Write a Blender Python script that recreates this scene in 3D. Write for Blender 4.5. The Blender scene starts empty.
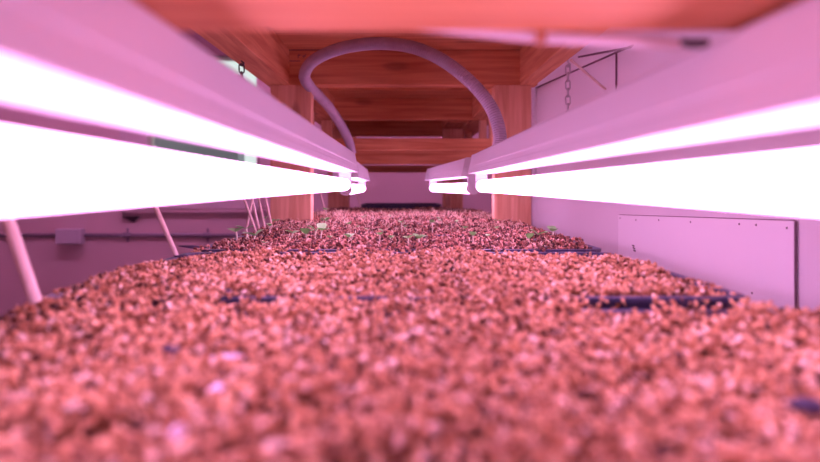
import bpy, bmesh, math, random
import numpy as np
from mathutils import Vector, Matrix
random.seed(7); rng = np.random.default_rng(11)
sc = bpy.context.scene
COL = sc.collection
F = 640.0; VX = 404.0; VY = 187.0        # focal length in px and the vanishing point of the rack

def at(px, py, d):
    return Vector(((px-VX)/F*d, d, (VY-py)/F*d))

# ------------------------------------------------------------------ objects
def link(name, me, mat=None, parent=None, smooth=False):
    o = bpy.data.objects.new(name, me); COL.objects.link(o)
    if mat: me.materials.append(mat)
    if parent: o.parent = parent
    if smooth:
        me.polygons.foreach_set('use_smooth', [True]*len(me.polygons))
    return o
def fin(name, bm, mat=None, parent=None, smooth=False):
    bmesh.ops.recalc_face_normals(bm, faces=bm.faces[:])
    me = bpy.data.meshes.new(name); bm.to_mesh(me); bm.free()
    return link(name, me, mat, parent, smooth)
def tag(o, label=None, cat=None, group=None, kind=None):
    if label: o['label'] = label
    if cat: o['category'] = cat
    if group: o['group'] = group
    if kind: o['kind'] = kind
    return o
def empty(name, loc=(0,0,0), rz=0):
    o = bpy.data.objects.new(name, None); COL.objects.link(o)
    o.location = loc; o.rotation_euler = (0,0,rz); o.empty_display_size = .02
    return o
def box(bm, x0,x1,y0,y1,z0,z1, bev=0.0, jit=0.0):
    n0 = len(bm.verts)
    r = bmesh.ops.create_cube(bm, size=1.0)
    vs = r['verts']
    for v in vs:
        v.co = Vector(((x0+x1)/2+v.co.x*(x1-x0), (y0+y1)/2+v.co.y*(y1-y0), (z0+z1)/2+v.co.z*(z1-z0)))
    if bev > 0:
        es = list({e for v in vs for e in v.link_edges})
        bmesh.ops.bevel(bm, geom=es, offset=bev, segments=2, profile=.6, affect='EDGES')
    return bm
def tube_path(bm, pts, r, seg=10, cap=True, closed=False):
    pts = [Vector(p) for p in pts]; n = len(pts)
    rs = r if hasattr(r, '__len__') else [r]*n
    rings = []; up = None
    for i, p in enumerate(pts):
        if closed: t = pts[(i+1)%n]-pts[(i-1)%n]
        elif i == 0: t = pts[1]-p
        elif i == n-1: t = p-pts[i-1]
        else: t = pts[i+1]-pts[i-1]
        t.normalize()
        if up is None:
            a = Vector((0,0,1)) if abs(t.z) < .9 else Vector((1,0,0))
            up = (a - t*a.dot(t)).normalized()
        else:
            up = (up - t*up.dot(t)).normalized()
        s = t.cross(up)
        rings.append([bm.verts.new(p+(up*math.cos(2*math.pi*k/seg)+s*math.sin(2*math.pi*k/seg))*rs[i]) for k in range(seg)])
    m = n if closed else n-1
    for i in range(m):
        a = rings[i]; b = rings[(i+1)%n]
        for k in range(seg):
            bm.faces.new((a[k], a[(k+1)%seg], b[(k+1)%seg], b[k]))
    if cap and not closed:
        bm.faces.new(rings[0][::-1]); bm.faces.new(rings[-1])
    return bm
def spline(pts, n=12):
    P = [Vector(p) for p in pts]; P = [P[0]*2-P[1]]+P+[P[-1]*2-P[-2]]
    out = []
    for i in range(1, len(P)-2):
        for k in range(n):
            t = k/n
            out.append(.5*((2*P[i])+(P[i+1]-P[i-1])*t+(2*P[i-1]-5*P[i]+4*P[i+1]-P[i+2])*t*t+(-P[i-1]+3*P[i]-3*P[i+1]+P[i+2])*t**3))
    out.append(P[-2]); return out
def profile_y(bm, prof, y0, y1):
    a = [bm.verts.new((x,y0,z)) for x,z in prof]; b = [bm.verts.new((x,y1,z)) for x,z in prof]
    n = len(prof)
    for k in range(n): bm.faces.new((a[k], a[(k+1)%n], b[(k+1)%n], b[k]))
    bm.faces.new(a[::-1]); bm.faces.new(b)
def copy_tree(o, parent=None):
    c = o.copy(); COL.objects.link(c)
    if parent: c.parent = parent
    for ch in [x for x in COL.objects if x.parent == o]: copy_tree(ch, c)
    return c

# ------------------------------------------------------------------ materials
def mat(name, col, rough=.6, metal=0, spec=.5):
    m = bpy.data.materials.new(name); m.use_nodes = True
    b = m.node_tree.nodes['Principled BSDF']
    b.inputs['Base Color'].default_value = (*col, 1); b.inputs['Roughness'].default_value = rough
    b.inputs['Metallic'].default_value = metal; b.inputs['Specular IOR Level'].default_value = spec
    return m
def mottled(name, c0, c1, scale=6, rough=.6, detail=4, stretch=(1,1,1), bump=0.0, lo=.3, hi=.7, spec=.4, metal=0):
    m = mat(name, c0, rough, metal, spec); nt = m.node_tree; N = nt.nodes; L = nt.links
    b = N['Principled BSDF']
    tc = N.new('ShaderNodeTexCoord'); mp = N.new('ShaderNodeMapping'); mp.inputs['Scale'].default_value = stretch
    L.new(tc.outputs['Object'], mp.inputs['Vector'])
    n = N.new('ShaderNodeTexNoise'); n.inputs['Scale'].default_value = scale; n.inputs['Detail'].default_value = detail
    L.new(mp.outputs['Vector'], n.inputs['Vector'])
    r = N.new('ShaderNodeValToRGB'); r.color_ramp.elements[0].position = lo; r.color_ramp.elements[1].position = hi
    r.color_ramp.elements[0].color = (*c0,1); r.color_ramp.elements[1].color = (*c1,1)
    L.new(n.outputs['Fac'], r.inputs['Fac']); L.new(r.outputs['Color'], b.inputs['Base Color'])
    if bump:
        bp = N.new('ShaderNodeBump'); bp.inputs['Strength'].default_value = bump; bp.inputs['Distance'].default_value = .002
        L.new(n.outputs['Fac'], bp.inputs['Height']); L.new(bp.outputs['Normal'], b.inputs['Normal'])
    return m
def wood(name, axis, c0=(.52,.20,.085), c1=(.78,.39,.19)):
    st = [14,14,14]; st[axis] = .9
    m = mat(name, (.6,.3,.15), .65, 0, .25); nt = m.node_tree; N = nt.nodes; L = nt.links; b = N['Principled BSDF']
    tc = N.new('ShaderNodeTexCoord'); mp = N.new('ShaderNodeMapping'); mp.inputs['Scale'].default_value = st
    L.new(tc.outputs['Object'], mp.inputs['Vector'])
    n = N.new('ShaderNodeTexNoise'); n.inputs['Scale'].default_value = 5; n.inputs['Detail'].default_value = 6; n.inputs['Distortion'].default_value = .6
    L.new(mp.outputs['Vector'], n.inputs['Vector'])
    r = N.new('ShaderNodeValToRGB'); e = r.color_ramp.elements
    e[0].position = .3; e[0].color = (*c0,1); e[1].position = .72; e[1].color = (*c1,1)
    L.new(n.outputs['Fac'], r.inputs['Fac'])
    # knots
    v = N.new('ShaderNodeTexVoronoi'); v.inputs['Scale'].default_value = 1
    mp2 = N.new('ShaderNodeMapping'); s2 = [9,9,9]; s2[axis] = 3.2; mp2.inputs['Scale'].default_value = s2
    L.new(tc.outputs['Object'], mp2.inputs['Vector']); L.new(mp2.outputs['Vector'], v.inputs['Vector'])
    kr = N.new('ShaderNodeValToRGB'); kr.color_ramp.elements[0].position = .07; kr.color_ramp.elements[0].color = (.35,.35,.35,1)
    kr.color_ramp.elements[1].position = .13; kr.color_ramp.elements[1].color = (1,1,1,1)
    L.new(v.outputs['Distance'], kr.inputs['Fac'])
    mx = N.new('ShaderNodeMixRGB'); mx.blend_type = 'MULTIPLY'; mx.inputs['Fac'].default_value = .45
    L.new(r.outputs['Color'], mx.inputs[1]); L.new(kr.outputs['Color'], mx.inputs[2])
    L.new(mx.outputs['Color'], b.inputs['Base Color'])
    bp = N.new('ShaderNodeBump'); bp.inputs['Strength'].default_value = .25; bp.inputs['Distance'].default_value = .001
    L.new(n.outputs['Fac'], bp.inputs['Height']); L.new(bp.outputs['Normal'], b.inputs['Normal'])
    return m
def island(name, cols, rough=.7, spec=.3):
    m = mat(name, cols[0][1], rough, 0, spec); nt = m.node_tree; N = nt.nodes; L = nt.links; b = N['Principled BSDF']
    g = N.new('ShaderNodeNewGeometry'); r = N.new('ShaderNodeValToRGB'); cr = r.color_ramp
    while len(cr.elements) < len(cols): cr.elements.new(.5)
    for e,(p,c) in zip(cr.elements, cols): e.position = p; e.color = (*c,1)
    L.new(g.outputs['Random Per Island'], r.inputs['Fac']); L.new(r.outputs['Color'], b.inputs['Base Color'])
    return m
LIGHT = (1.0, .42, .93)
def emis(name, col, s):
    m = bpy.data.materials.new(name); m.use_nodes = True; N = m.node_tree.nodes; N.clear()
    e = N.new('ShaderNodeEmission'); e.inputs[0].default_value = (*col,1); e.inputs[1].default_value = s
    o = N.new('ShaderNodeOutputMaterial'); m.node_tree.links.new(e.outputs[0], o.inputs[0]); return m

M = dict(
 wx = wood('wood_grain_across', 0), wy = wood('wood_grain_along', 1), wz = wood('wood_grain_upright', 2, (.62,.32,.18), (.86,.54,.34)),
 ply = mottled('plywood', (.55,.25,.10), (.72,.36,.16), 3, .7, 5, (6,1,1)),
 enamel = mottled('white_enamel', (.76,.79,.86), (.81,.84,.90), 3, .35, 3, spec=.5),
 holder = mat('white_plastic_holder', (.72,.70,.72), .4),
 endcap = mat('tube_metal_cap', (.8,.8,.8), .3, .8),
 tube = emis('lit_tube', LIGHT, 10.0),
 wall = mottled('painted_wall', (.74,.72,.76), (.82,.80,.83), 1.6, .8, 5),
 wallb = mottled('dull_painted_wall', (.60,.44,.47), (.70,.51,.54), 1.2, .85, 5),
 panel = mottled('white_panel', (.86,.86,.90), (.90,.90,.92), 2, .5, 3),
 joint = mat('dark_joint', (.16,.09,.12), .8),
 floor = mottled('concrete', (.22,.2,.2), (.33,.3,.3), 5, .85, 6),
 metal = mottled('galvanised_steel', (.42,.42,.45), (.62,.62,.66), 60, .35, 2, metal=.9),
 darkmetal = mat('dark_steel', (.10,.08,.09), .4, .8),
 conduit = mat('grey_conduit', (.26,.21,.27), .5, .2),
 pbox = mat('grey_box', (.56,.50,.58), .5),
 hose = mottled('ribbed_grey_plastic', (.50,.44,.56), (.58,.52,.64), 30, .38, 2),
 black = mottled('black_plastic', (.05,.05,.11), (.08,.08,.16), 20, .42, 2, spec=.6),
 cord = mat('white_cord', (.82,.80,.86), .4),
 clip = mat('tan_clip', (.45,.2,.1), .6),
 dowel = mottled('pale_dowel', (.74,.58,.48), (.86,.72,.62), 20, .6, 3, (1,1,.1)),
 soil = mottled('damp_medium', (.13,.055,.025), (.26,.12,.05), 120, .9, 4, bump=.6),
 wallshade = mottled('dark_wall_shade', (.14,.06,.08), (.20,.09,.11), 4, .7),
 fleck = mat('bluish_fleck', (.80,.78,.95), .4), darkfleck = mat('dark_fleck', (.04,.03,.07), .5),
 frame = mottled('painted_window_frame', (.62,.50,.55), (.68,.56,.60), 5, .6),
 outside = mottled('outside_grey_wall', (.26,.26,.30), (.32,.32,.36), 2, .9),
 leaf = island('seedling_leaf', [(0,(.30,.62,.22)),(.5,(.46,.82,.38)),(1,(.68,.92,.60))], .5),
 stem = mat('seedling_stem', (.82,.80,.62), .5),
 root = island('sprout_shoots', [(0,(.80,.62,.42)),(.6,(.88,.74,.55)),(1,(.55,.35,.2))], .5),
)
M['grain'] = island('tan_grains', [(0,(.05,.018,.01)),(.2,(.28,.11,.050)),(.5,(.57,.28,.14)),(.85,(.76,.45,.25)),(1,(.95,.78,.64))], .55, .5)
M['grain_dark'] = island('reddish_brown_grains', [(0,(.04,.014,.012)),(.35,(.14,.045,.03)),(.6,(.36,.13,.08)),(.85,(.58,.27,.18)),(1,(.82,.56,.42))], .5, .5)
def glass():
    m = bpy.data.materials.new('window_glass'); m.use_nodes = True; N = m.node_tree.nodes; L = m.node_tree.links; N.clear()
    t = N.new('ShaderNodeBsdfTransparent'); g = N.new('ShaderNodeBsdfGlossy'); g.inputs['Roughness'].default_value = .05
    f = N.new('ShaderNodeFresnel'); f.inputs[0].default_value = 1.45
    x = N.new('ShaderNodeMixShader'); o = N.new('ShaderNodeOutputMaterial')
    L.new(f.outputs[0], x.inputs[0]); L.new(t.outputs[0], x.inputs[1]); L.new(g.outputs[0], x.inputs[2]); L.new(x.outputs[0], o.inputs[0]); return m
M['glass'] = glass()

# ------------------------------------------------------------------ the room
FL, CE, BK, LX, DB = -1.0, 1.35, -1.2, -2.6, 3.8
RX, RS = .55, .05                      # right wall plane: x = RX - RS*y up to the return at y = RY
RY = 2.20
def rwall(y): return RX - RS*y
def S(name, bm, m): o = fin(name, bm, m); tag(o, kind='structure'); return o
bm = bmesh.new(); box(bm, LX-.1, 2.6, BK-.1, DB+.1, FL-.1, FL); S('floor', bm, M['floor'])
bm = bmesh.new(); box(bm, LX-.1, 2.6, BK-.1, DB+.1, CE, CE+.1); S('ceiling', bm, M['wallb'])
bm = bmesh.new(); box(bm, LX-.1, LX, BK-.1, DB+.1, FL, CE); S('wall_left', bm, M['wallb'])
bm = bmesh.new(); box(bm, LX, 2.6, BK-.1, BK, FL, CE); S('wall_front', bm, M['wallb'])
bm = bmesh.new(); box(bm, 2.5, 2.6, RY, DB, FL, CE); S('wall_outer', bm, M['wallb'])
# back wall with the window opening
wx0, wx1 = at(148,0,DB).x, at(257,0,DB).x; wz1 = at(0,58,DB).z; wz0 = at(0,197,DB).z
bm = bmesh.new()
box(bm, LX, wx0, DB, DB+.1, FL, CE); box(bm, wx1, 2.6, DB, DB+.1, FL, CE)
box(bm, wx0, wx1, DB, DB+.1, FL, wz0); box(bm, wx0, wx1, DB, DB+.1, wz1, CE)
S('wall_back', bm, M['wallb'])
w = empty('window_1', ((wx0+wx1)/2, DB, wz0)); tag(w, kind='structure')
cx, cz = (wx0+wx1)/2, wz0
bm = bmesh.new()
hw = (wx1-wx0)/2; H = wz1-wz0
for a in ((-hw-.16,-hw, -.02,H+.02),): box(bm, *a[:2], -.02, .0, *a[2:], .003)
box(bm, -hw-.16, hw+.012, -.02, 0, -.07, 0, .003); box(bm, hw, hw+.012, -.02, 0, 0, H+.02, .003); box(bm, -hw-.16, hw+.012, -.02, 0, H, H+.05, .003)
o = fin('window_frame', bm, M['frame'], w)
bm = bmesh.new(); box(bm, -hw-.35, hw+.03, -.06, -.021, H+.0, H+.34, .004); fin('shade_board', bm, M['wallshade'], w)  # added dark board standing in for shade on the wall above the window
bm = bmesh.new(); box(bm, -hw, hw, .05, .055, 0, H); fin('pane', bm, M['glass'], w)
# neighbouring wall seen through the window
bm = bmesh.new(); box(bm, -4.5, at(238,0,4.9).x, 4.9, 5.1, FL, at(0,75,4.9).z); S('wall_neighbour', bm, M['outside'])
# right wall, runs beside the rack and ends at its post
def rbox(bm, y0, y1, z0, z1, t0, t1):
    # slab lying on the right wall plane, between offsets t0 and t1 towards the room (negative = into the wall)
    vs = []
    for y in (y0,y1):
        for t in (t0,t1):
            for z in (z0,z1): vs.append(bm.verts.new((rwall(y)-t, y, z)))
    a = vs
    for f in ((0,1,3,2),(4,6,7,5),(0,4,5,1),(2,3,7,6),(0,2,6,4),(1,5,7,3)): bm.faces.new([a[i] for i in f])
bm = bmesh.new(); rbox(bm, BK, RY, FL, CE, 0, -.06); box(bm, rwall(RY)+.0, 2.5, RY-.06, RY, FL, CE); S('wall_right', bm, M['wall'])
def on_wall(px, py):
    u = (px-VX)/F; d = RX/(u+RS); return d, (VY-py)/F*d
bm = bmesh.new()
(a,za),(b,zb) = on_wall(537,88), on_wall(640,36)
n = 2
def rstrip(bm, p, q, w=.0025, t=.0015):
    (ya,z0),(yb,z1) = on_wall(*p), on_wall(*q)
    tube_path(bm, [(rwall(ya)-t, ya, z0), (rwall(yb)-t, yb, z1)], w, 4)
for p,q in (((536,88),(634,45)), ((579,57),(632,47)), ((617,52),(617,92))): rstrip(bm, p, q)
S('trim_1', bm, M['joint'])
# riveted panel
pn = empty('access_panel', (0,0,0)); tag(pn, 'pale riveted sheet panel fixed low on the right wall beside the bed', 'panel')
(yf,zf),(yn,zn) = on_wall(620,215), on_wall(797,221)
def pl(f): return yf+(yn-yf)*f, zf+(zn-zf)*f
bm = bmesh.new(); vs = []
for f in (0,1):
    y, z = pl(f)
    for t in (.0005,.004):
        for zz in (z-.20, z): vs.append(bm.verts.new((rwall(y)-t, y, zz)))
for f in ((0,1,3,2),(4,6,7,5),(0,4,5,1),(2,3,7,6),(0,2,6,4),(1,5,7,3)): bm.faces.new([vs[i] for i in f])
fin('sheet', bm, M['panel'], pn)
bm = bmesh.new()
for (px,py,r) in ((798.3,263,0),):
    y, z = pl(1.0); tube_path(bm, [(rwall(y)-.003, y-.0022, z-.2), (rwall(y)-.003, y-.0022, z)], .0016, 4)
y0_, z0_ = pl(0); y1_, z1_ = pl(1); tube_path(bm, [(rwall(y0_)-.002,y0_,z0_+.0007),(rwall(y1_)-.002,y1_,z1_+.0007)], .0007, 4)
fin('edge_shadow_gap', bm, M['joint'], pn)
for (px,py) in ((622,218),(638,220),(661,220),(693,222),(742,224),(759,225),(790,228),(755,293)):
    y, z = on_wall(px,py)
    bm = bmesh.new(); bmesh.ops.create_uvsphere(bm, u_segments=8, v_segments=5, radius=.0017)
    for v in bm.verts: v.co = Vector((v.co.x*.6+rwall(y)-.0042, v.co.y+y, v.co.z+z))
    fin('rivet', bm, M['darkmetal'], pn, True)
bm = bmesh.new()
for k in range(3):
    y, z = on_wall(635.5+k*.6, 245.5+k*2.4); tube_path(bm, [(rwall(y)-.0045, y-.005, z-.001),(rwall(y)-.0045, y+.005, z)], .0016, 5)
fin('dark_mark', bm, M['darkmetal'], pn)

# ------------------------------------------------------------------ the wooden rack
rk = empty('wooden_rack', (0,.9,FL)); tag(rk, 'pine timber growing rack with posts, rails and crossbeams around the seed trays', 'rack')
def rp(name, x0,x1,y0,y1,z0,z1, m='wx', bev=.002, rot=None):
    bm = bmesh.new(); box(bm, x0,x1,y0,y1,z0,z1, bev)
    for v in bm.verts: v.co -= rk.location
    return fin(name, bm, M[m], rk)
TOP = .263
DK = .353
BED = -.155
# posts
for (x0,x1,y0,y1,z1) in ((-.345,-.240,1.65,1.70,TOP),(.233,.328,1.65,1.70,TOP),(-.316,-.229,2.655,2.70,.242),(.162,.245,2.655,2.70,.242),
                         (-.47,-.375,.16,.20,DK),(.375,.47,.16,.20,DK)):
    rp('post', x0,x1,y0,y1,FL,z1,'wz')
# side rails of the upper shelf
rp('side_rail', -.355,-.295, .0,1.65, TOP,DK, 'wy'); rp('side_rail', .298,.340, .0,1.65, TOP,DK, 'wy')
rp('side_rail', -.330,-.245, 1.74,3.3, .243,DK, 'wy'); rp('side_rail', .240,.330, 1.74,3.3, .243,DK, 'wy')
# crossbeams
rp('crossbeam', -.355,.345, 1.65,1.695, TOP,DK)
rp('crossbeam', -.245,.262, 2.26,2.30, .238,.314)
rp('cross_board', -.330,.330, 2.08,2.30, .3145,DK)
rp('crossbeam', -.245,.262, 2.80,2.84, .222,.312)
rp('lower_crossbeam', -.330,.300, 2.05,2.088, .1185,.156)
rp('lower_crossbeam', -.300,.300, 2.32,2.358, .083,.132)
rp('lower_crossbeam', -.300,.300, 2.80,2.838, .064,.094)
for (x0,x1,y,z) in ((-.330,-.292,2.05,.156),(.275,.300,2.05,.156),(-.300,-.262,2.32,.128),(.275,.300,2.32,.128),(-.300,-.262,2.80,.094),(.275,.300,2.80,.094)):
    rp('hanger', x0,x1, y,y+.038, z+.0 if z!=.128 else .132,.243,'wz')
rp('centre_block', .165,.262, 2.46,2.78, .25,DK, 'wy')
# low plank carrying the lights
rp('light_plank', -.47,.47, .14,.293, .0712,.109)
# upper deck
rp('upper_deck', -.36, .36, -.1, 3.3, DK+.001, DK+.019, 'wx', .001)
# bed deck and its rails
rp('bed_deck', -.37,.37, -.25,3.3, BED-.018,BED, 'ply', 0)
rp('bed_rail', -.37,-.345, -.25,3.3, BED-.11,BED-.019,'wy'); rp('bed_rail', .345,.37, -.25,3.3, BED-.11,BED-.019,'wy')
for y in (-.2, 1.6, 3.1): rp('bed_crossbeam', -.344,.344, y,y+.038, BED-.11,BED-.019)
# saw mark / pencil strokes on the crossbeam
bm = bmesh.new()
for (p,q) in (((297,56),(301,55)),((299,54),(298,58)),((303,58),(306,54)),((302,56),(306,56))):
    tube_path(bm, [at(*p,1.6495)-rk.location, at(*q,1.6495)-rk.location], .0008, 4)
for (p,q) in (((282,50),(412,50)),((283,50),(283,82)),((283,61),(300,61))):
    tube_path(bm, [at(*p,1.6497)-rk.location, at(*q,1.6497)-rk.location], .0009, 4)
fin('pencil_mark', bm, M['joint'], rk)

# ------------------------------------------------------------------ grow lights
def fixture(p0, p1, z, label, group, tube_m=None):
    p0 = Vector((*p0, z)); p1 = Vector((*p1, z)); Lg = (p1-p0).length; c = (p0+p1)/2
    rz = math.atan2(-(p1.x-p0.x), p1.y-p0.y)
    r = empty('grow_light', c, rz); tag(r, label, 'grow light', group)
    h = Lg/2
    half = [(.0255,.0255),(.0262,.0258),(.0266,.0264),(.0256,.0330),(.0250,.0338),(.0185,.0635),(.0165,.066)]
    prof = half + [(-x,zz) for x,zz in half[::-1]]
    bm = bmesh.new(); profile_y(bm, prof, -h, h); fin('housing', bm, M['enamel'], r)
    bm = bmesh.new()
    pr = [(x*1.03,(zz-.045)*1.03+.045) for x,zz in prof]
    profile_y(bm, pr, h, h+.003); o = fin('end_plate', bm, M['holder'], r)
    bm = bmesh.new(); profile_y(bm, pr, -h-.003, -h); fin('end_plate', bm, M['holder'], r)
    for s in (-1, 1):
        bm = bmesh.new()
        pts = [(-.0115,.0256),(-.0125,.0)]+[(.0135*math.sin(a), -.0135*math.cos(a)) for a in np.linspace(-1.5,1.5,11)]+[(.0125,.0),(.0115,.0256)]
        y0 = s*(h-.002); y1 = s*(h-.016)
        profile_y(bm, pts, min(y0,y1), max(y0,y1)); fin('lamp_holder', bm, M['holder'], r)
    # tube
    bm = bmesh.new(); e = h-.0162; pts = []; rad = []
    for k in range(6):
        a = k/5*math.pi/2; pts.append((0,-e+.010*(1-math.cos(a)),0)); rad.append(.003+.0095*math.sin(a))
    for k in range(6):
        a = (1-k/5)*math.pi/2; pts.append((0,e-.010*(1-math.cos(a)),0)); rad.append(.003+.0095*math.sin(a))
    tube_path(bm, pts, rad, 20); tb = fin('tube', bm, tube_m or M['tube'], r, True)
    for s in (-1, 1):
        bm = bmesh.new(); tube_path(bm, [(0,s*(e-.009),0),(0,s*(e+.0001),0)], .0129, 18); fin('tube_cap', bm, M['endcap'], tb, True)
    # lengthwise seam of the housing
    bm = bmesh.new(); tube_path(bm, [(.0235,-h+.01,.0408),(.0235,h-.01,.0408)], .0006, 5); tube_path(bm, [(-.0235,-h+.01,.0408),(-.0235,h-.01,.0408)], .0006, 5)
    fin('seam', bm, M['enamel'], r)
    return r
fixture((-.1190,.03),(-.1200,1.315), .0048, 'long white tube light on the left, its lit tube nearest the camera', 'tube lights over the bed')
fixture((.1610,.03),(.1605,1.340), .0018, 'long white tube light on the right, running in front of the riveted panel', 'tube lights over the bed')
fixture((-.1240,1.350),(-.144,2.20), -.005, 'short-looking far tube light continuing the left row towards the black tray', 'tube lights over the bed')
fixture((.1500,1.375),(.0980,2.20), -.003, 'far tube light of the right row, angled inwards behind the ribbed hose', 'tube lights over the bed')
# added shelf and tube light, out of view, brightening the back wall
sh = empty('added_shelf', (LX,2.0,.12)); tag(sh, 'added plywood shelf on the left wall, out of view, carrying a fill light', 'shelf')
bm = bmesh.new(); box(bm, 0,.66, -1.3,.9, .0,.018); fin('shelf_board', bm, M['ply'], sh)
for y in (-1.1, .7):
    bm = bmesh.new(); box(bm, 0,.5, y,y+.03, -.03,-.001); box(bm, 0.001,.03, y,y+.03, -.3,-.03); fin('bracket', bm, M['metal'], sh)
for q in range(1):
    fixture((-2.10,.80),(-2.10,2.60), .053, 'added fill tube light under the shelf on the left wall, out of view', 'tube lights over the bed')

M['fill_tube'] = emis('fill_ceiling_tube', LIGHT, 50.0)  # added stronger ceiling tubes, out of view, to lift the dark back wall
fixture((-2.3,2.75),(-.9,2.75), CE-.066, 'added fill tube light on the ceiling over the window side, out of view', 'added fill lights on the ceiling', M['fill_tube'])
fixture((-.6,2.75),(.8,2.75), CE-.066, 'added fill tube light on the ceiling above the rack, out of view', 'added fill lights on the ceiling', M['fill_tube'])

# ------------------------------------------------------------------ hose, chains, cord
def densify(pts, step):
    out = [pts[0]]; acc = 0
    for a,b in zip(pts, pts[1:]):
        L_ = (b-a).length; k = step-acc
        while k <= L_:
            out.append(a+(b-a)*(k/L_)); k += step
        acc = (acc+L_) % step
    return out
hp = [(352,153,2.00),(349,141,1.98),(341,125,1.93),(329,107,1.84),(314,91,1.70),(306,81,1.58),(305,73,1.53),(312,62,1.49),(330,52,1.45),(355,45.5,1.41),(385,43.5,1.38),(415,48,1.36),(442,60,1.34),(466,78,1.32),(484,97,1.31),(495,116,1.30),(500,137,1.29),(498,152,1.28)]
P = densify(spline([at(*p) for p in hp], 16), .00105)
bm = bmesh.new()
rad = [.0118+.0024*abs(math.cos(i*math.pi/5.0)) for i in range(len(P))]
tube_path(bm, P, rad, 14)
hz = empty('flexible_hose', P[0]); tag(hz, 'ribbed purple-grey flexible hose looping in an arch before the crossbeam', 'hose')
for v in bm.verts: v.co -= P[0]
fin('ribbed_tube', bm, M['hose'], hz, True)
bm = bmesh.new(); k = 520
i0 = min(range(len(P)), key=lambda i: (P[i]-at(318,95,1.74)).length)
for j in (i0, i0+14):
    tube_path(bm, [P[j-3]-P[0], P[j+3]-P[0]], .0152, 14)
fin('coupling', bm, M['hose'], hz, True)

def link_bm(c, turn, hgt=.020, wd=.0105, r=.0016):
    bm = bmesh.new(); pts = []
    for k in range(16):
        a = 2*math.pi*k/16; x = math.cos(a)*wd/2; z = math.sin(a)*wd/2 + (hgt-wd)/2*(1 if math.sin(a) > 0 else -1)
        pts.append(Vector((x*math.cos(turn), x*math.sin(turn), z))+c)
    tube_path(bm, pts, r, 7, closed=True); return bm
def chain(top, n, label, m):
    r = empty('chain', top); tag(r, label, 'chain', 'chains hanging from the rails')
    bm = bmesh.new(); tube_path(bm, spline([(0,0,.008),(0,0,-.004),(.005,0,-.009),(0,0,-.014),(-.004,0,-.010)],5), .0016, 7); fin('hook', bm, m, r, True)
    for k in range(n):
        fin('link', link_bm(Vector((0,0,-.020-k*.0165)), .25 if k%2 == 0 else 1.5), m, r, True)
    return r
chain(Vector((.352,1.375,.272))+Vector((0,0,0)), 9, 'small steel chain hanging from the right rail before the pale wall', M['metal'])
chain(Vector((-.3375,1.33,.266)), 9, 'dark steel chain hanging from the left rail across the bright window', M['darkmetal'])

# white cord clipped under the back edge of the plank
cp = empty('power_cord', (0,.29,.07)); tag(cp, 'white power cord strung along the near plank overhead', 'cord')
pts = spline([at(372,25,.318), at(420,27,.305), at(480,32,.30), at(540,37,.297), at(600,40,.295), at(650,42,.294), at(684,46,.294)], 8)
bm = bmesh.new(); tube_path(bm, [p-cp.location for p in pts], [.0012+.0016*min(1,i/24) for i in range(len(pts))], 10); fin('cable', bm, M['cord'], cp, True)
bm = bmesh.new(); c = at(540,36,.296)-cp.location; box(bm, c.x-.0022,c.x+.0022,c.y-.0035,c.y+.0035,c.z-.0034,c.z+.006,.0008); fin('clip', bm, M['clip'], cp)
bm = bmesh.new(); c = at(689,44,.294)-cp.location; box(bm, c.x-.005,c.x+.008,c.y-.004,c.y+.004,c.z-.0015,c.z+.002,.001); fin('plug', bm, M['darkmetal'], cp)

# diagonal brace rod on the right, rail to wall
(yb,zb) = on_wall(606,89)
bm = bmesh.new(); a = at(571,60,1.30); b = Vector((rwall(yb)-.002, yb, zb)); tube_path(bm, [Vector((0,0,0)), b-a], .0028, 8)
o = fin('thin_rod', bm, M['dowel']); o.location = a; tag(o, 'thin pale rod slanting from the right rail to the wall beside the chain', 'rod')

# ------------------------------------------------------------------ things on the back wall
cd = empty('conduit', (-1.7,DB,at(0,235,DB).z)); tag(cd, 'thin grey conduit pipe running level along the back wall', 'conduit')
bm = bmesh.new(); tube_path(bm, [(-.86,-.012,0),(1.5,-.012,0)], .0115, 10); fin('pipe', bm, M['conduit'], cd, True)
for px in (128, 208):
    x = at(px,0,DB).x+1.7; bm = bmesh.new(); tube_path(bm, [(x-.022,-.0125,0),(x+.022,-.0125,0)], .017, 10)
    box(bm, x-.006,x+.006,-.006,-.0005,-.04,.04,.001); fin('pipe_strap', bm, M['conduit'], cd)
jb = empty('junction_box', at(73,236,DB)); tag(jb, 'small square electrical box on the pipe of the back wall', 'electrical box')
bm = bmesh.new(); box(bm, -.075,.075,-.060,-.0005,-.045,.045,.006); fin('box_body', bm, M['pbox'], jb)
bm = bmesh.new(); box(bm, -.070,.070,-.066,-.0605,-.040,.040,.002); fin('box_cover', bm, M['pbox'], jb)
lg = empty('wall_ledge', at(180,211,DB)); tag(lg, 'narrow painted ledge fixed on the back wall above the conduit pipe', 'ledge')
bm = bmesh.new(); x0 = at(122,0,DB).x-lg.location.x; x1 = at(268,0,DB).x-lg.location.x
box(bm, x0,x1,-.03,-.0005,-.008,.008,.002); box(bm, x0,x1,-.012,-.0005,.022,.030,.002); box(bm, x0,x0+.012,-.02,-.0005,-.045,.045,.002); fin('ledge_board', bm, M['wallb'], lg)
bm = bmesh.new(); c = at(132,219,DB)-lg.location
vs = [bm.verts.new((c.x-.05,-.03,c.z+.016)),bm.verts.new((c.x+.05,-.03,c.z+.016)),bm.verts.new((c.x+.012,-.004,c.z-.02)),bm.verts.new((c.x-.05,-.001,c.z+.016)),bm.verts.new((c.x+.05,-.001,c.z+.016)),bm.verts.new((c.x+.012,-.001,c.z-.02))]
for f in ((0,1,2),(3,5,4),(0,3,4,1),(1,4,5,2),(0,2,5,3)): bm.faces.new([vs[i] for i in f])
fin('bracket', bm, M['darkmetal'], lg)

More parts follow.
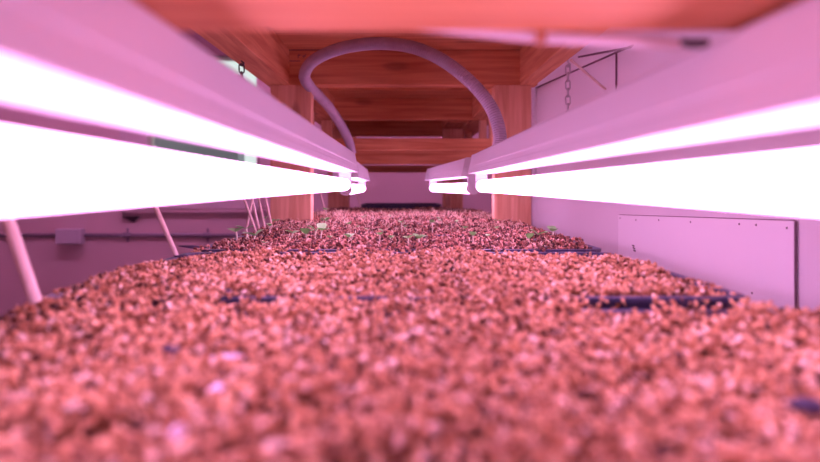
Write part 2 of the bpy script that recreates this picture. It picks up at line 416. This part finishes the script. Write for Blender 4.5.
# ------------------------------------------------------------------ trays and their medium
XL, XR = -.305, .290
SURF = -.092
rows = [(-.02,.512),(.530,.905),(.925,1.215),(1.235,1.640),(1.710,2.140),(2.160,2.600)]
names = ['nearest and most blurred of the row','second from the camera','third from the camera, ending in the sprout patch','beside the near pair of posts','behind the near pair of posts','last filled one before the empty black tray']
def tray(y0,y1,x0,x1,top,label,bottom=BED+.001):
    r = empty('seed_tray', ((x0+x1)/2,(y0+y1)/2,bottom)); tag(r, label, 'tray', 'seed trays on the bed')
    hx = (x1-x0)/2; hy = (y1-y0)/2; H = top-bottom; t = .0025; s = .008
    bm = bmesh.new()
    def ring(dx, z, n=5):
        out = []; R = .02
        for cx_, cy_, a0 in ((1,1,0),(-1,1,90),(-1,-1,180),(1,-1,270)):
            for k in range(n):
                a = math.radians(a0+90*k/(n-1)); out.append(bm.verts.new((cx_*(hx-dx-R)+R*math.cos(a), cy_*(hy-dx-R)+R*math.sin(a), z)))
        return out
    R_ = [ring(s+.004,0), ring(.005,H-.004), ring(.005+t,H-.004), ring(s+.004+t,t)]
    for a,b in zip(R_, R_[1:]):
        n = len(a)
        for k in range(n): bm.faces.new((a[k],a[(k+1)%n],b[(k+1)%n],b[k]))
    bm.faces.new(R_[0][::-1]); bm.faces.new(R_[-1])
    fin('pan', bm, M['black'], r)
    bm = bmesh.new()
    R_ = [ring(.009,H-.004), ring(0,H-.004), ring(-.0005,H), ring(.009,H)]
    for i in range(4):
        a = R_[i]; b = R_[(i+1)%4]; n = len(a)
        for k in range(n): bm.faces.new((a[k],a[(k+1)%n],b[(k+1)%n],b[k]))
    fin('rim', bm, M['black'], r)
    return r
ico_v = None
bmi = bmesh.new(); bmesh.ops.create_icosphere(bmi, subdivisions=1, radius=1.0)
bmi.verts.ensure_lookup_table(); IV = np.array([v.co[:] for v in bmi.verts]); IF = np.array([[v.index for v in f.verts] for f in bmi.faces]); bmi.free()
def smooth_noise(x, y, seed, sc_):
    r = np.random.default_rng(seed); out = np.zeros_like(x)
    for k in range(10):
        a = r.uniform(0,2*np.pi); f = sc_*r.uniform(.6,1.9); out += np.sin((x*np.cos(a)+y*np.sin(a))*f+r.uniform(0,6.28))
    return out/3.2
def rotmats(n):
    q = rng.normal(size=(n,4)); q /= np.linalg.norm(q,axis=1)[:,None]; w_,x,y,z = q.T
    return np.stack([np.stack([1-2*(y*y+z*z),2*(x*y-z*w_),2*(x*z+y*w_)],-1),np.stack([2*(x*y+z*w_),1-2*(x*x+z*z),2*(y*z-x*w_)],-1),np.stack([2*(x*z-y*w_),2*(y*z+x*w_),1-2*(x*x+y*y)],-1)],1)
def surf_h(x, y):
    return .003*smooth_noise(x,y,3,22) + .0026*smooth_noise(x,y,4,90)
def medium(y0,y1,label,density,rmin,rmax,m,bumps,gaps):
    x0, x1 = XL-.001, XR+.001; ya, yb = y0-.009, y1+.009
    area = (x1-x0)*(yb-ya); n = int(area*density)
    x = rng.uniform(x0,x1,n); y = rng.uniform(ya,yb,n)
    edge = np.minimum(x-x0, x1-x)
    keep = (edge > .004*rng.random(n))
    for (gx0,gx1,gy0,gy1) in gaps: keep &= ~((x>gx0)&(x<gx1)&(y>gy0)&(y<gy1)&(rng.random(n)<.93))
    g = smooth_noise(x,y,9,60); keep &= ~((g > .8) & (rng.random(n) < .75))
    x = x[keep]; y = y[keep]; edge = edge[keep]; n = len(x)
    drop = -.005*np.exp(-edge/.006)
    z = SURF + surf_h(x,y) + drop + rng.uniform(-.005,.004,n)*bumps
    r = rng.uniform(rmin,rmax,n)
    sc3 = np.stack([r*rng.uniform(.75,1.35,n), r*rng.uniform(.65,1.1,n), r*rng.uniform(.35,.7,n)],-1)
    V = IV[None]*(1+rng.uniform(-.28,.28,(n,12,1)))*sc3[:,None,:]
    V = np.einsum('nij,nkj->nki', rotmats(n), V) + np.stack([x,y,z],-1)[:,None,:]
    # damp layer below the grains
    gx = np.linspace(x0,x1,90); gy = np.linspace(ya,yb,70); GX,GY = np.meshgrid(gx,gy)
    ed = np.minimum.reduce([GX-x0, x1-GX, GY-ya-.012, yb-.012-GY]); GZ = SURF-.0075+surf_h(GX,GY)-.022*np.exp(-ed/.008)
    B = np.stack([GX,GY,GZ],-1).reshape(-1,3); ni, nj = GX.shape
    idx = np.arange(ni*nj).reshape(ni,nj)
    Q = np.stack([idx[:-1,:-1],idx[:-1,1:],idx[1:,1:],idx[1:,:-1]],-1).reshape(-1,4)
    org = np.array([(x0+x1)/2,(y0+y1)/2,BED+.004])
    verts = np.concatenate([V.reshape(-1,3), B])-org
    tri = (IF[None]+12*np.arange(n)[:,None,None]).reshape(-1,3)
    me = bpy.data.meshes.new('growing_medium')
    nv = len(verts); nt_ = len(tri); nq = len(Q)
    me.vertices.add(nv); me.vertices.foreach_set('co', verts.astype(np.float32).ravel())
    me.loops.add(nt_*3+nq*4); me.loops.foreach_set('vertex_index', np.concatenate([tri.ravel(), (Q+12*n).ravel()]).astype(np.int32))
    me.polygons.add(nt_+nq)
    me.polygons.foreach_set('loop_start', np.concatenate([np.arange(nt_)*3, nt_*3+np.arange(nq)*4]).astype(np.int32))
    mi = np.concatenate([np.zeros(nt_), np.ones(nq)]).astype(np.int32)
    me.materials.append(m); me.materials.append(M['soil'])
    me.polygons.foreach_set('material_index', mi)
    me.polygons.foreach_set('use_smooth', [False]*(nt_+nq))
    me.update(calc_edges=True); me.validate()
    o = bpy.data.objects.new('growing_medium', me); COL.objects.link(o); o.location = org
    tag(o, label, 'growing medium', 'loose growing medium in the trays', 'stuff'); return o
gaps = {0:[(.135,.30,.462,.525),(-.15,-.10,.480,.525),(-.17,-.16,.48,.50),(-.31,-.24,.43,.47)],
        1:[(.14,.30,.52,.546),(-.15,-.10,.52,.54),(.09,.28,.86,.92),(-.17,-.09,.86,.92)],
        2:[(.09,.28,.91,.935),(-.17,-.09,.91,.935),(-.30,-.1,1.19,1.22)], 3:[(-.31,-.05,1.2,1.25)], 4:[], 5:[]}
for i,(y0,y1) in enumerate(rows):
    tray(y0,y1,XL,XR,SURF+(-.006,.0002,.0014,-.003,-.002,-.004)[i],'black seed tray under the tan medium, '+names[i])
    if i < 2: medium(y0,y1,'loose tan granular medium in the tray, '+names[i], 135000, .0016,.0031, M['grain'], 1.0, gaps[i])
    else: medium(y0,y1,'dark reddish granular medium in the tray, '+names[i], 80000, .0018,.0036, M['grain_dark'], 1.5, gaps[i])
tray(2.64,2.95,-.183,.157,-.0735,'empty black seed tray standing at the far end of the bed')

# shoots tangled over the far medium
def shoots(name, y0, y1, n, label, hmax):
    bm = bmesh.new(); c = Vector(((XL+XR)/2,(y0+y1)/2,SURF))
    for _ in range(n):
        x = random.uniform(XL+.02,XR-.02); y = random.uniform(y0,y1); a = random.uniform(0,6.28); L_ = random.uniform(.008,hmax)
        z = SURF+float(surf_h(np.array([x]),np.array([y]))[0])
        lean = random.uniform(.2,1.4); d = Vector((math.cos(a)*lean, math.sin(a)*lean, 1)).normalized()
        p0 = Vector((x,y,z-.002)); p2 = p0+d*L_; p1 = (p0+p2)/2+Vector((random.uniform(-1,1),random.uniform(-1,1),.8))*L_*.25
        tube_path(bm, [p0-c,p1-c,p2-c], [.0009,.0008,.0004], 4)
    o = fin(name, bm, M['root'], None, True); o.location = c
    tag(o, label, 'sprouts', 'sprout tangles on the far trays', 'stuff')
shoots('sprouted_shoots', .95,1.20, 450, 'fine pale sprout tangle on the third tray from the camera', .014)
shoots('sprouted_shoots', 1.25,1.62, 700, 'fine pale sprout tangle on the tray beside the near posts', .020)
shoots('sprouted_shoots', 1.73,2.12, 800, 'fine pale sprout tangle on the tray behind the near posts', .024)
shoots('sprouted_shoots', 2.18,2.55, 700, 'fine pale sprout tangle before the empty black tray', .014)

# seedlings
def seedling(loc, rz, h, lf, label, big=1.0):
    r = empty('seedling', loc, rz); tag(r, label, 'seedling', 'seedlings sprouting in the trays')
    bm = bmesh.new(); tube_path(bm, spline([(0,0,-.004),(h*.10,0,h*.4),(h*.05,0,h*.8),(0,0,h)],3), .0011*big, 6); fin('stem', bm, M['stem'], r, True)
    for k in range(lf):
        a = k*math.pi*2/lf+random.uniform(-.3,.3); L_ = .0125*big*random.uniform(.8,1.2); W = L_*.5
        bm = bmesh.new(); vs = []
        ca, sa = math.cos(a), math.sin(a); tilt = random.uniform(.3,1.1)
        nu, nw = 6, 4; rowsv = []
        for i in range(nu+1):
            u = i/nu; wdt = W*math.sin(math.pi*min(1,u*.92+.06))**.7
            rw = []
            for j in range(nw+1):
                s = (j/nw-.5)*2; x = u*L_; y = s*wdt; z = x*tilt - u*u*L_*.35*tilt + abs(s)*wdt*.25
                rw.append(bm.verts.new((x*ca-y*sa, x*sa+y*ca, z+h-.001)))
            rowsv.append(rw)
        for i in range(nu):
            for j in range(nw): bm.faces.new((rowsv[i][j],rowsv[i][j+1],rowsv[i+1][j+1],rowsv[i+1][j]))
        ret = bmesh.ops.solidify(bm, geom=bm.faces[:], thickness=.0004)
        fin('leaf', bm, M['leaf'], r, True)
    return r
def bedpt(px, py):
    d = -SURF*F/(py-VY); return Vector(((px-VX)/F*d, d, SURF-.001))
clear = [(236,240,.011,2,1.6,'pale round-leaved seedling at the left end of the clump by the left bed edge'),
 (246,238,.013,2,1.5,'pale seedling in the middle of the clump by the left bed edge'),
 (255,242,.008,2,1.5,'low pale seedling at the right end of the clump by the left bed edge'),
 (270,235,.014,2,.8,'thin seedling standing before the left near post'),
 (322,243,.017,3,1.2,'tall bushy seedling between the left row and the middle of the bed'),
 (316,240,.012,2,1.3,'small seedling just left of the tall bushy one'),
 (306,240,.008,2,1.2,'low leafy seedling before the left near post'),
 (293,240,.009,2,1.2,'low seedling on the dark medium right of the pale clump'),
 (326,232,.018,3,1.0,'upright green seedling behind the tall bushy one'),
 (326,217,.018,2,1.2,'faint seedling near the far left post'),
 (349,243,.007,2,1.1,'low sprawling seedling left of the middle of the bed'),
 (380,246,.014,2,.8,'pale hooked seedling in the middle of the bed'),
 (401,233,.017,2,.8,'slim upright white seedling in the middle of the bed'),
 (432,233,.017,2,.8,'slim white seedling right of the middle of the bed'),
 (419,246,.009,3,1.2,'green seedling at the front of the sprout patch near the middle'),
 (408,245,.008,2,1.1,'small green seedling at the front left of its pair'),
 (473,246,.013,2,.9,'yellow-green seedling before the right far light'),
 (529,245,.008,2,.9,'small leafed seedling left of the round pale one at the right edge'),
 (538,240,.007,2,1.3,'low green seedling under the right near post'),
 (553,240,.012,2,1.1,'pale round-topped seedling standing at the right bed edge')]
for px,py,h,lf,big,lab in clear:
    seedling(bedpt(px,py), random.uniform(0,6), h*1.15+.003, lf, lab, big)

for k in range(30):
    px = random.uniform(262,520); py = random.choice([random.uniform(219,229), random.uniform(230,246)])
    seedling(bedpt(px,py), random.uniform(0,6), random.uniform(.006,.013), 2, 'tiny pale seedling among the sprouts on the dark far trays', random.uniform(.5,.8))
def fleck(px, py, sx, sy, m, label, name='plastic_fleck'):
    c = bedpt(px,py); bm = bmesh.new(); bmesh.ops.create_icosphere(bm, subdivisions=2, radius=1)
    for v in bm.verts: v.co = Vector((v.co.x*sx*(1+.25*math.sin(v.co.y*4)), v.co.y*sy*(1+.2*math.cos(v.co.x*5)), v.co.z*.0022*(1+.3*math.sin(v.co.x*3))))
    o = fin(name, bm, m, None, True); o.location = c+Vector((0,0,.004)); o.rotation_euler = (.3,.1,.4)
    tag(o, label, 'fleck'); return o
fleck(217,397,.0042,.004,M['fleck'],'pale bluish fleck on the near tan medium, left of the middle')
fleck(178,441,.0042,.004,M['fleck'],'pale bluish fleck at the bottom edge of the view, the nearest one')
fleck(325,369,.0026,.006,M['fleck'],'small pinkish white fleck standing up in the near medium')
fleck(228,364,.008,.002,M['fleck'],'long faint lilac fleck on the near medium behind the others')
fleck(171,355,.0045,.005,M['darkfleck'],'dark blue fleck on the near medium towards the left edge')
fleck(808,413,.010,.005,M['darkfleck'],'dark fleck near the right edge of the nearest tray')
fleck(229,296,.0045,.006,M['darkfleck'],'black scrap lying by the left end of the nearest tray joint', 'dark_scrap')
fleck(192,249,.018,.004,M['darkfleck'],'dark scrap at the left bed edge behind the single stake', 'dark_scrap')
fleck(183,259,.010,.004,M['darkfleck'],'dark scrap at the foot of the single stake', 'dark_scrap')

# ------------------------------------------------------------------ stakes leaning at the left bed edge
def stake(bot, top, db, r, label, dt=None):
    a = at(*bot, db); b = at(*top, dt or db); d = (b-a)
    bm = bmesh.new(); tube_path(bm, [(0,0,0), d*.5, d], [r,r,r*.9], 10)
    o = fin('wooden_stake', bm, M['dowel'], None, False); o.location = a
    tag(o, label, 'stake', 'thin stakes at the left bed edge'); return o
stake((36,303),(-12,160), .50, .0048, 'thick blurred pale stake leaning at the left bed edge nearest the camera')
stake((177,257),(143,178), .86, .0034, 'single pale stake leaning midway along the left bed edge')
for k,(b_,t_,d,lab) in enumerate((
  ((256,232),(236,176),1.27,'pale stake leaning left, first of the cluster from the left'),
  ((246,231),(257,176),1.30,'pale stake leaning right and crossing its neighbour in the cluster'),
  ((260,233),(247,176),1.33,'third pale stake from the left in the cluster'),
  ((265,229),(254,176),1.36,'fourth pale stake from the left in the cluster'),
  ((272,228),(261,176),1.38,'last pale stake in the cluster, beside the near left post'),
  ((325,211),(317,180),2.20,'thin pale stake between the two left posts'),
  ((361,207),(353,183),2.50,'thin pale stake beside the left end of the empty black tray'))):
    stake(b_, t_, d, .0026, lab)

# ------------------------------------------------------------------ daylight, camera
W = bpy.data.worlds.new('world'); sc.world = W; W.use_nodes = True
W.node_tree.nodes['Background'].inputs[0].default_value = (.78,.90,.88,1); W.node_tree.nodes['Background'].inputs[1].default_value = .75
cam = bpy.data.cameras.new('camera'); co = bpy.data.objects.new('camera', cam); COL.objects.link(co); sc.camera = co
co.location = (0,0,0); co.rotation_euler = (math.pi/2,0,0)
cam.sensor_width = 36; cam.lens = 36*F/820; cam.shift_x = (410-VX)/820; cam.shift_y = -(231-VY)/820
cam.clip_start = .01; cam.dof.use_dof = True; cam.dof.focus_distance = 1.15; cam.dof.aperture_fstop = 28.1/6.8
vs = sc.view_settings; vs.view_transform = 'Standard'; vs.look = 'None'; vs.gamma = 1; vs.exposure = .42; vs.use_curve_mapping = False
sc.cycles.max_bounces = 10; sc.cycles.diffuse_bounces = 6
